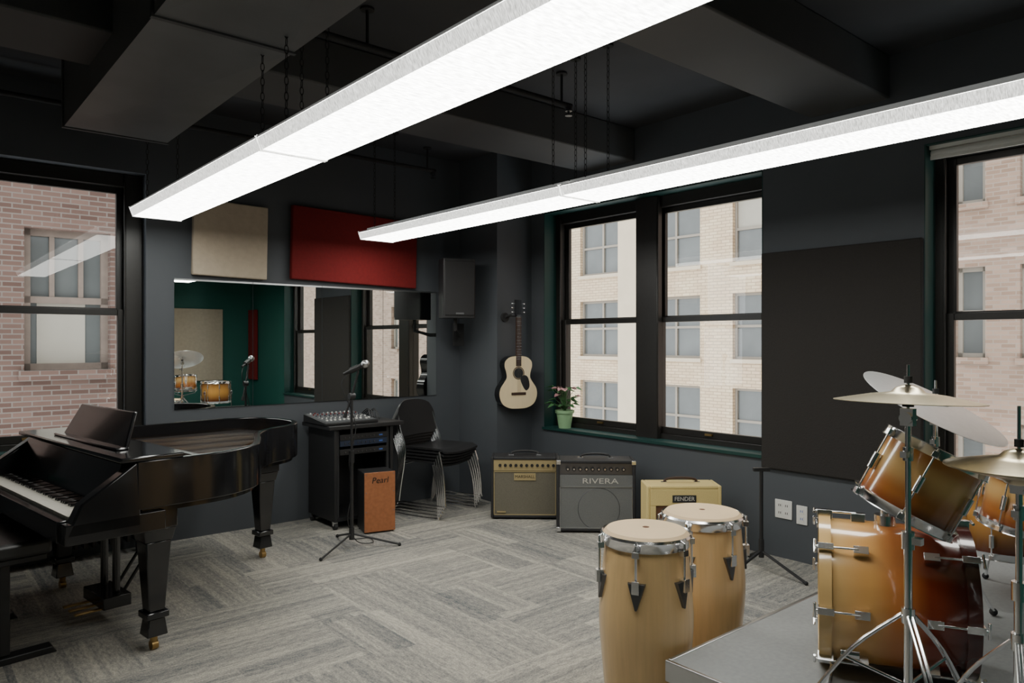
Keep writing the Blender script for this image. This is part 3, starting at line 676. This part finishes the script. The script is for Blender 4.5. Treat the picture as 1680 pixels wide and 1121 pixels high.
# ---------------------------------------------------------------- amps
def amp(label,loc,rz,w,h,d,shell,grm,kind):
    e=thing('guitar_amplifier',label,'amplifier',(*loc,0),rz)
    t=.022; z0=.012
    s=MB(); s.box((-w/2,0,z0),(-w/2+t,d,h),shell).box((w/2-t,0,z0),(w/2,d,h),shell).box((-w/2+t,0,z0),(w/2-t,d,z0+t),shell).box((-w/2+t,0,h-t),(w/2-t,d,h),shell).box((-w/2+t,d-.03,z0+t),(w/2-t,d-.015,h-t),shell)
    s.obj('cabinet',e,bevel=.006)
    for x in(-w/2+.05,w/2-.05):
        for y in(.04,d-.04): MB().cyl((x,y,0),(x,y,.013),.018,M_mblack).obj('rubber_foot',e)
    ph=.085 if kind!=3 else .0
    gt=h-t-ph
    def frame4(nm,z0_,z1_,xx,th,mat):
        q=MB()
        for a,b in(((-xx,z0_),(xx,z0_+th)),((-xx,z1_-th),(xx,z1_)),((-xx,z0_),(-xx+th,z1_)),((xx-th,z0_),(xx,z1_))): q.box((a[0],.006,a[1]),(b[0],.012,b[1]),mat)
        q.obj(nm,e)
    if kind==1:
        MB().box((-w/2+t,.012,z0+t),(w/2-t,.02,gt-.004),grm).obj('grille_cloth',e)
        xx=w/2-t; frame4('gold_piping',z0+t,gt-.004,xx,.006,M_goldp)
        MB().box((-xx,.008,gt),(xx,.03,h-t),M_goldp).obj('control_panel',e,label='gold control panel')
        for i in range(11): MB().cyl((-xx+.05+i*.042,.008,gt+ph/2),(-xx+.05+i*.042,-.008,gt+ph/2),.012,M_black,seg=12).obj('knob',e)
        MB().box((-.085,.004,gt-.075),(.085,.012,gt-.02),M_goldp).obj('logo_plate',e)
        text('MARSHALL',.032,e,(0,.003,gt-.047),FR,M_textd)
        MB().box((-.22,.002,z0+t+.02),(-.15,.012,z0+t+.03),M_goldp).obj('small_badge',e)
    elif kind==2:
        MB().box((-w/2+t,.012,z0+t),(w/2-t,.02,gt),grm).obj('grille_cloth',e)
        q=MB(); q.M=Matrix.Translation((.02,.012,(z0+gt-.085)/2))@Matrix.Rotation(rad(90),4,'X'); q.lathe([(.150,0),(.152,.002),(.154,0)],M_dchrome,40); q.obj('speaker_ring',e)
        xx=w/2-t; frame4('piping',z0+t,gt-.085,xx,.004,M_alu)
        text('RIVERA',.055,e,(.03,.009,gt-.045),FR,M_text,sx=1.5)
        MB().box((-xx,.025,gt),(xx,.04,h-t),M_dchrome).obj('control_panel',e)
        for i in range(10):
            q=MB(); q.cyl((-xx+.06+i*.045,.025,gt+ph/2),(-xx+.06+i*.045,.0,gt+ph/2),.014,M_black,seg=12).cyl((-xx+.06+i*.045,.001,gt+ph/2),(-xx+.06+i*.045,-.002,gt+ph/2),.007,M_chrome,seg=12); q.obj('knob',e)
        for sx in(-1,1):
            for zq in(z0,h-.03): MB().box((sx*(w/2)-.016-(.014*sx),-.004,zq),(sx*(w/2)+.016-(.014*sx),.004,zq+.03),M_chrome).obj('corner_protector',e,bevel=.002)
    else:
        q=MB(); q.box((-w/2+t,.0,z0+t),(w/2-t,.02,.07),shell).box((-w/2+t,.0,h-.13),(w/2-t,.02,h-t),shell).box((-w/2+t,0,.07),(-w/2+.06,.02,h-.13),shell).box((w/2-.06,0,.07),(w/2-t,.02,h-.13),shell); q.obj('front_baffle',e,bevel=.003)
        MB().box((-w/2+.06,.012,.07),(w/2-.06,.018,h-.13),grm).obj('grille_cloth',e)
        MB().box((-.078,-.006,h-.108),(.078,0,h-.060),M_tolex).obj('logo_plate',e,bevel=.002)
        text('FENDER',.037,e,(0,-.0075,h-.084),FR,M_text)
    q=MB(); hw=.11; q.tube([(-hw,d*.5,h),(-hw*.9,d*.5,h+.022),(-hw*.5,d*.5,h+.032),(0,d*.5,h+.035),(hw*.5,d*.5,h+.032),(hw*.9,d*.5,h+.022),(hw,d*.5,h)],.009,M_black if kind!=3 else M_rose,seg=8,smooth=3)
    for x in(-hw,hw): q.box((x-.02,d*.5-.014,h-.001),(x+.02,d*.5+.014,h+.008),M_chrome)
    q.obj('handle',e)
    return e
amp('black guitar amplifier with cream grille and gold panel',(3.80,4.31),-42,.535,.49,.24,M_tolex,M_amp1,1)
amp('black and grey guitar amplifier with round speaker outline',(3.925,3.665),-43,.575,.53,.24,M_tolex,M_amp2,2)
amp('yellow tweed guitar amplifier with brown grille',(3.955,2.91),-40,.49,.455,.22,M_tweed,M_brown,3)
# ---------------------------------------------------------------- plant
e=thing('potted_plant','leafy green and pink plant in a pale green pot','plant',(4.455,4.53,.651))
MB().lathe([(0,0),(.052,0),(.072,.13),(.082,.13),(.084,.155),(.074,.155),(.07,.14),(0,.14)],M_pot,32).obj('pot',e)
MB().lathe([(0,.140),(.069,.141)],M_soil,24).obj('soil',e)
fo=MB()
for i in range(40):
    a=random.random()*2*math.pi; r=.03+random.random()*.10; z=.19+random.random()*.17
    p=Vector((math.cos(a)*r,math.sin(a)*r,z)); 
    if p.x>.04: p.x=.04
    fo.tube([(0,0,.14),(p.x*.4,p.y*.4,.14+(z-.14)*.6),p],.002,M_leaf,seg=5,smooth=3)
    u=Vector((math.cos(a)*(.4 if math.cos(a)>0 else 1),math.sin(a),-.2+random.random()*.5)).normalized(); s_=.045+random.random()*.015; wv=u.cross(Vector((0,0,1))).normalized(); uz=Vector((0,0,.01))
    q=[p-u*.2*s_, p+wv*s_*.5+uz, p+u*s_*.5+wv*s_*.42, p+u*s_*1.2-uz*1.5, p+u*s_*.5-wv*s_*.42, p-wv*s_*.5+uz]
    fo.add(q+[p+u*.4*s_-uz],[(0,1,6),(1,2,6),(2,3,6),(3,4,6),(4,5,6),(5,0,6)],M_leafp if z>.27 and i%2 else M_leaf)
fo.obj('foliage',e)
# ---------------------------------------------------------------- congas
def conga(label,loc,h,rt_,rb,rf,rz):
    e=thing('conga_drum',label,'drum',(*loc,0),rz)
    pr=[(rf,0),(rf+.004,.02),(rf+.02,h*.15),(rb-.012,h*.38),(rb,h*.58),(rb-.004,h*.72),(rt_+.004,h*.92),(rt_,h*.97)]
    cv=crv2(pr,4); MB().lathe(cv+[(x-.012,y) for x,y in cv[::-1]],M_wood,64).obj('shell',e)
    MB().lathe([(rf-.002,0),(rf+.007,.0),(rf+.009,.03),(rf+.002,.03)],M_mblack,48,True).obj('foot_ring',e)
    MB().lathe([(rt_+.002,h-.045),(rt_+.010,h-.045),(rt_+.011,h-.02),(rt_+.017,h-.012),(rt_+.012,h-.004),(rt_+.003,h-.012)],M_chrome,64,True).obj('rim',e)
    MB().lathe([(rt_+.005,h-.03),(rt_+.004,h-.005),(rt_-.004,h+.003),(rt_*.6,h+.007),(0,h+.008)],M_skin,64).obj('drumhead',e)
    q=MB(); q.lathe([(0,h+.0085),(.012,h+.0083)],M_brown,24); q.obj('head_emblem',e)
    lg=MB(); lr=rt_+.026
    lg.tube([(lr-.014,0,h-.01),(lr,0,h-.015),(lr,0,h-.15)],.0045,M_chrome,seg=8)
    lg.box((lr-.014,-.012,h-.055),(lr+.008,.012,h-.035),M_chrome).cyl((lr,0,h-.165),(lr,0,h-.145),.008,M_chrome,seg=6)
    rr=rb+.001; zt=h-.14
    lg.hexa([(rr-.004,-.003,zt-.085),(rr+.007,-.003,zt-.085),(rr+.007,.003,zt-.085),(rr-.004,.003,zt-.085),(rr-.022,-.031,zt+.0),(rr+.0,-.028,zt+.0),(rr+.0,.028,zt+.0),(rr-.022,.031,zt+.0)],M_dchrome)
    lg.box((rr-.01,-.012,zt-.03),(rr+.016,.012,zt+.012),M_chrome)
    o=lg.obj('tension_lug',e,bevel=.002); o.rotation_euler=(0,0,rad(20))
    for i in range(1,6): copychild(o,e,rot=(0,0,rad(20+i*60)))
    return e
conga('tall pale wood conga drum with chrome rim',(1.978,1.615),.755,.138,.160,.112,8)
conga('pale wood conga drum behind its pair',(2.475,1.735),.72,.146,.166,.118,-5)
# ---------------------------------------------------------------- stage
e=thing('stage_riser','low grey stage platform with aluminium edge','stage',(1.85,-.6,0))
MB().box((.015,.015,.365),(2.44,2.02,.40),M_stage).obj('deck',e)
f_=MB(); f_.box((0,0,.335),(.015,2.035,.402),M_alu).box((2.44,0,.335),(2.455,2.035,.402),M_alu).box((.015,0,.335),(2.44,.015,.402),M_alu).box((.015,2.02,.335),(2.44,2.035,.402),M_alu)
f_.obj('edge_frame',e,bevel=.003)
for x in(.06,1.2,2.38):
    for y in(.06,1.96): MB().box((x-.02,y-.02,0),(x+.02,y+.02,.365),M_alu).obj('leg',e,bevel=.003)
# ---------------------------------------------------------------- drums
def drum(name,label,M,r,d,nl,shell,bass=False,group=None,offs=0,legs=None):
    e=thing(name,label,'drum',M=M,group=group)
    MB().lathe([(r,0),(r,d),(r-.006,d),(r-.006,0)],shell,64,True).obj('shell',e)
    for z,s in((d,1),(0,-1)):
        if bass:
            MB().lathe([(r-.002,z-.006*s),(r-.002,z+.006*s),(0,z+.007*s)],M_drumc if s<0 else M_drumw,64).obj('drumhead',e)
            MB().lathe([(r-.001,z-.016*s),(r+.014,z-.016*s),(r+.014,z+.018*s),(r-.001,z+.018*s)],shell,64,True).obj('hoop',e)
        else:
            MB().lathe([(r+.002,z-.010*s),(r+.002,z+.002*s),(r-.004,z+.005*s),(0,z+.005*s)],M_drumw,64).obj('drumhead',e)
            MB().lathe([(r+.0,z-.014*s),(r+.013,z-.014*s),(r+.009,z-.008*s),(r+.006,z+.012*s),(r+.011,z+.014*s),(r+.003,z+.014*s)],M_chrome,64,True).obj('rim',e)
    if bass:
        for z,s in((d,-1),(0,1)):
            g=MB(); lo,hi=sorted((z+s*.075,z+s*.115))
            g.box((r-.001,-.012,lo),(r+.026,.012,hi),M_chrome)
            g.cyl((r+.024,0,z+s*.09),(r+.024,0,z-s*.03),.0035,M_chrome,seg=8)
            g.cyl((r+.024,-.022,z-s*.03),(r+.024,.022,z-s*.03),.0045,M_chrome,seg=8)
            g.box((r+.002,-.010,z-.022),(r+.030,.010,z+.022),M_chrome)
            o=g.obj('tension_lug',e,bevel=.001); o.rotation_euler=(0,0,rad(offs))
            for i in range(1,nl): copychild(o,e,rot=(0,0,rad(offs+i*360/nl)))
    else:
        g=MB()
        g.cyl((r+.012,0,-.012),(r+.012,0,d+.012),.003,M_chrome,seg=8)
        zs=(d*.5,) if d<.25 else (d*.22,d*.78)
        for zz in zs: g.cyl((r+.011,0,zz-.024),(r+.011,0,zz+.024),.009,M_chrome,seg=12).box((r-.001,-.006,zz-.015),(r+.01,.006,zz+.015),M_chrome)
        for zz in(0,d): g.box((r+.004,-.008,zz-.012),(r+.018,.008,zz+.006),M_chrome)
        o=g.obj('tension_lug',e,bevel=.001); o.rotation_euler=(0,0,rad(offs))
        for i in range(1,nl): copychild(o,e,rot=(0,0,rad(offs+i*360/nl)))
    if legs:
        for a in legs:
            a=rad(a); c,s=math.cos(a),math.sin(a); rr=r+.022
            q=MB(); q.tube([(c*rr,s*rr,d*.65),(c*rr,s*rr,-.10),(c*(rr+.05),s*(rr+.05),-.19)],.006,M_chrome); q.sph((c*(rr+.05),s*(rr+.05),-.187),.013,M_mblack,10)
            q.obj('leg',e)
            q=MB(); q.M=Matrix.Rotation(a,4,'Z'); q.box((r-.001,-.015,d*.4),(r+.035,.015,d*.55),M_chrome); q.obj('leg_bracket',e,bevel=.003)
    return e
def axM(origin,z,xh=(0,0,1)):
    z=Vector(z).normalized(); x=Vector(xh); x=(x-z*x.dot(z)).normalized(); y=z.cross(x)
    return Matrix(((x.x,y.x,z.x,origin[0]),(x.y,y.y,z.y,origin[1]),(x.z,y.z,z.z,origin[2]),(0,0,0,1)))
GK='sunburst drum kit'
bd=drum('bass_drum','honey to dark red sunburst bass drum on its side',axM((2.25,1.12,.628),(.46,-.888,0)),.212,.37,8,S_bass,True,GK,offs=0)
for s in(-1,1):
    q=MB(); a=rad(180+s*50); c0=(math.cos(a)*.215,math.sin(a)*.215,.06); q.tube([c0,(-.218,s*.28,.0)],.007,M_chrome); q.cyl((c0[0],c0[1],.04),(c0[0],c0[1],.09),.016,M_chrome); q.obj('spur',bd)
q=MB(); q.cyl((.210,0,.17),(.24,0,.17),.03,M_chrome).cyl((.24,0,.17),(.29,0,.17),.012,M_chrome); q.obj('tom_mount',bd)
def tomM(u,v,z,ax,d):
    a=(u-840)/1200; p=Vector((0,0,1.4))+fw*z+rt*(a*z)+up*((560-v)/1200*z)
    axv=(rt*ax[0]+fw*ax[1]+up*ax[2]).normalized(); return axM(p-axv*d/2,axv)
drum('rack_tom','sunburst rack tom tilted above the bass drum',tomM(1508,790,2.08,(.42,-.12,.88),.19),.132,.19,6,S_tom,False,GK,offs=15)
drum('rack_tom','small sunburst rack tom beside the floor tom',tomM(1690,818,2.5,(.12,-.12,.95),.19),.132,.17,6,S_tom,False,GK,offs=10)
drum('floor_tom','sunburst floor tom standing on chrome legs',Matrix.Translation((3.30,.93,.60)),.175,.26,8,S_tomd,False,GK,offs=5,legs=(30,150,270))
drum('snare_drum','chrome snare drum on the stage behind the bass drum',Matrix.Translation((3.02,.40,.735)),.17,.13,8,M_chrome,False,GK,offs=5)
q=thing('snare_stand','chrome tripod stand holding the snare drum','drum stand',(3.02,.40,.40),group=GK)
b=MB(); stand_legs(b,0,.12,.22,[20,140,260],M_chrome,.008); b.cyl((0,0,.08),(0,0,.27),.012,M_chrome); b.obj('tripod_base',q)
b=MB()
for a in(0,120,240):
    a=rad(a); b.tube([(0,0,.26),(math.cos(a)*.17,math.sin(a)*.17,.295),(math.cos(a)*.20,math.sin(a)*.20,.33)],.006,M_chrome)
b.obj('basket',q)
def cymprof(r): return [(0,.028),(.012,.027),(.03,.020),(.042,.008),(r*.5,.002),(r,-.016),(r,-.0175),(r*.5,.0),(.042,.006),(.03,.018),(0,.026)]
def cymstand(label,loc,h,r,mat,angs,tilt=(0,0,0),lr=.24,pair=False,rod=.08):
    e=thing('cymbal_stand',label,'cymbal stand',(*loc,.401),group=GK)
    b=MB()
    for a in angs:
        a=rad(a); c,s=math.cos(a),math.sin(a)
        for o_ in(-.006,.006):
            b.tube([(c*.015-s*o_,s*.015+c*o_,.28),(c*lr*.55-s*o_,s*lr*.55+c*o_,.17),(c*lr-s*o_,s*lr+c*o_,.014)],.0045,M_chrome,smooth=4)
        b.tube([(c*.015,s*.015,.10),(c*lr*.62,s*lr*.62,.14)],.0045,M_chrome); b.sph((c*lr,s*lr,.014),.014,M_mblack,10)
    b.cyl((0,0,.26),(0,0,.30),.017,M_chrome).cyl((0,0,.08),(0,0,.28),.011,M_chrome); b.obj('tripod_base',e)
    H_=h-.40
    b=MB(); b.cyl((0,0,.06),(0,0,H_*.55),.0105,M_chrome).cyl((0,0,H_*.5),(0,0,H_-.05),.0075,M_chrome)
    b.cyl((0,0,H_*.53),(0,0,H_*.53+.045),.016,M_chrome).box((-.010,-.035,H_*.53+.015),(.010,.0,H_*.53+.033),M_chrome); b.cyl((0,0,H_*.8),(0,0,H_*.8+.035),.013,M_chrome).box((-.032,-.008,H_*.8+.01),(0,.008,H_*.8+.026),M_chrome); b.obj('pole',e)
    b=MB(); b.cyl((-.02,0,H_-.06),(.02,0,H_-.06),.016,M_chrome).box((-.012,-.016,H_-.08),(.012,.016,H_-.035),M_chrome).cyl((0,0,H_-.05),(0,0,H_+rod),.004,M_chrome,seg=8).cyl((0,0,H_-.03),(0,0,H_-.012),.014,M_mblack).cyl((0,0,H_+.032),(0,0,H_+.05),.010,M_mblack); b.obj('tilter',e)
    b=MB(); b.lathe(cymprof(r),mat,72); b.obj('cymbal',e,loc=(0,0,H_),rot=tilt)
    if pair:
        b=MB(); b.lathe([(a_,-z_-.035) for a_,z_ in cymprof(r)],mat,72); b.obj('cymbal',e,loc=(0,0,H_))
    return e
cymstand('thin bronze cymbal on a chrome stand beside the bass drum',gp(1490,1.92),1.258,.180,M_cym,[110,220,345],tilt=(0,rad(2),0))
cymstand('bronze hi-hat cymbals on a chrome stand at the stage edge',gp(1672,1.75),1.115,.158,M_cym,[80,200,320],pair=True,rod=.13,lr=.2)
e=cymstand('large ride cymbal tilted on a chrome stand, reflected light painted pale',gp(1535,2.62),1.18,.252,M_cyms,[90,210,330])
c=[x for x in e.children if x.name.startswith('cymbal')][0]
ax=(rt*.33-fw*.34+up*.88).normalized(); c.rotation_euler=axM((0,0,0),ax,(1,0,0)).to_euler()
# ---------------------------------------------------------------- light / world / camera
W=D.worlds.new('world'); bpy.context.scene.world=W; W.use_nodes=True
bg=W.node_tree.nodes['Background']; bg.inputs[0].default_value=(.92,.96,1,1); bg.inputs[1].default_value=4.0
cam=D.cameras.new('camera'); co=D.objects.new('camera',cam); COL.objects.link(co)
cam.sensor_width=36; cam.lens=25.71; cam.clip_start=.02; co.location=(0,0,1.4); co.rotation_euler=(rad(90),0,-math.atan2(.648,.7615))
bpy.context.scene.camera=co
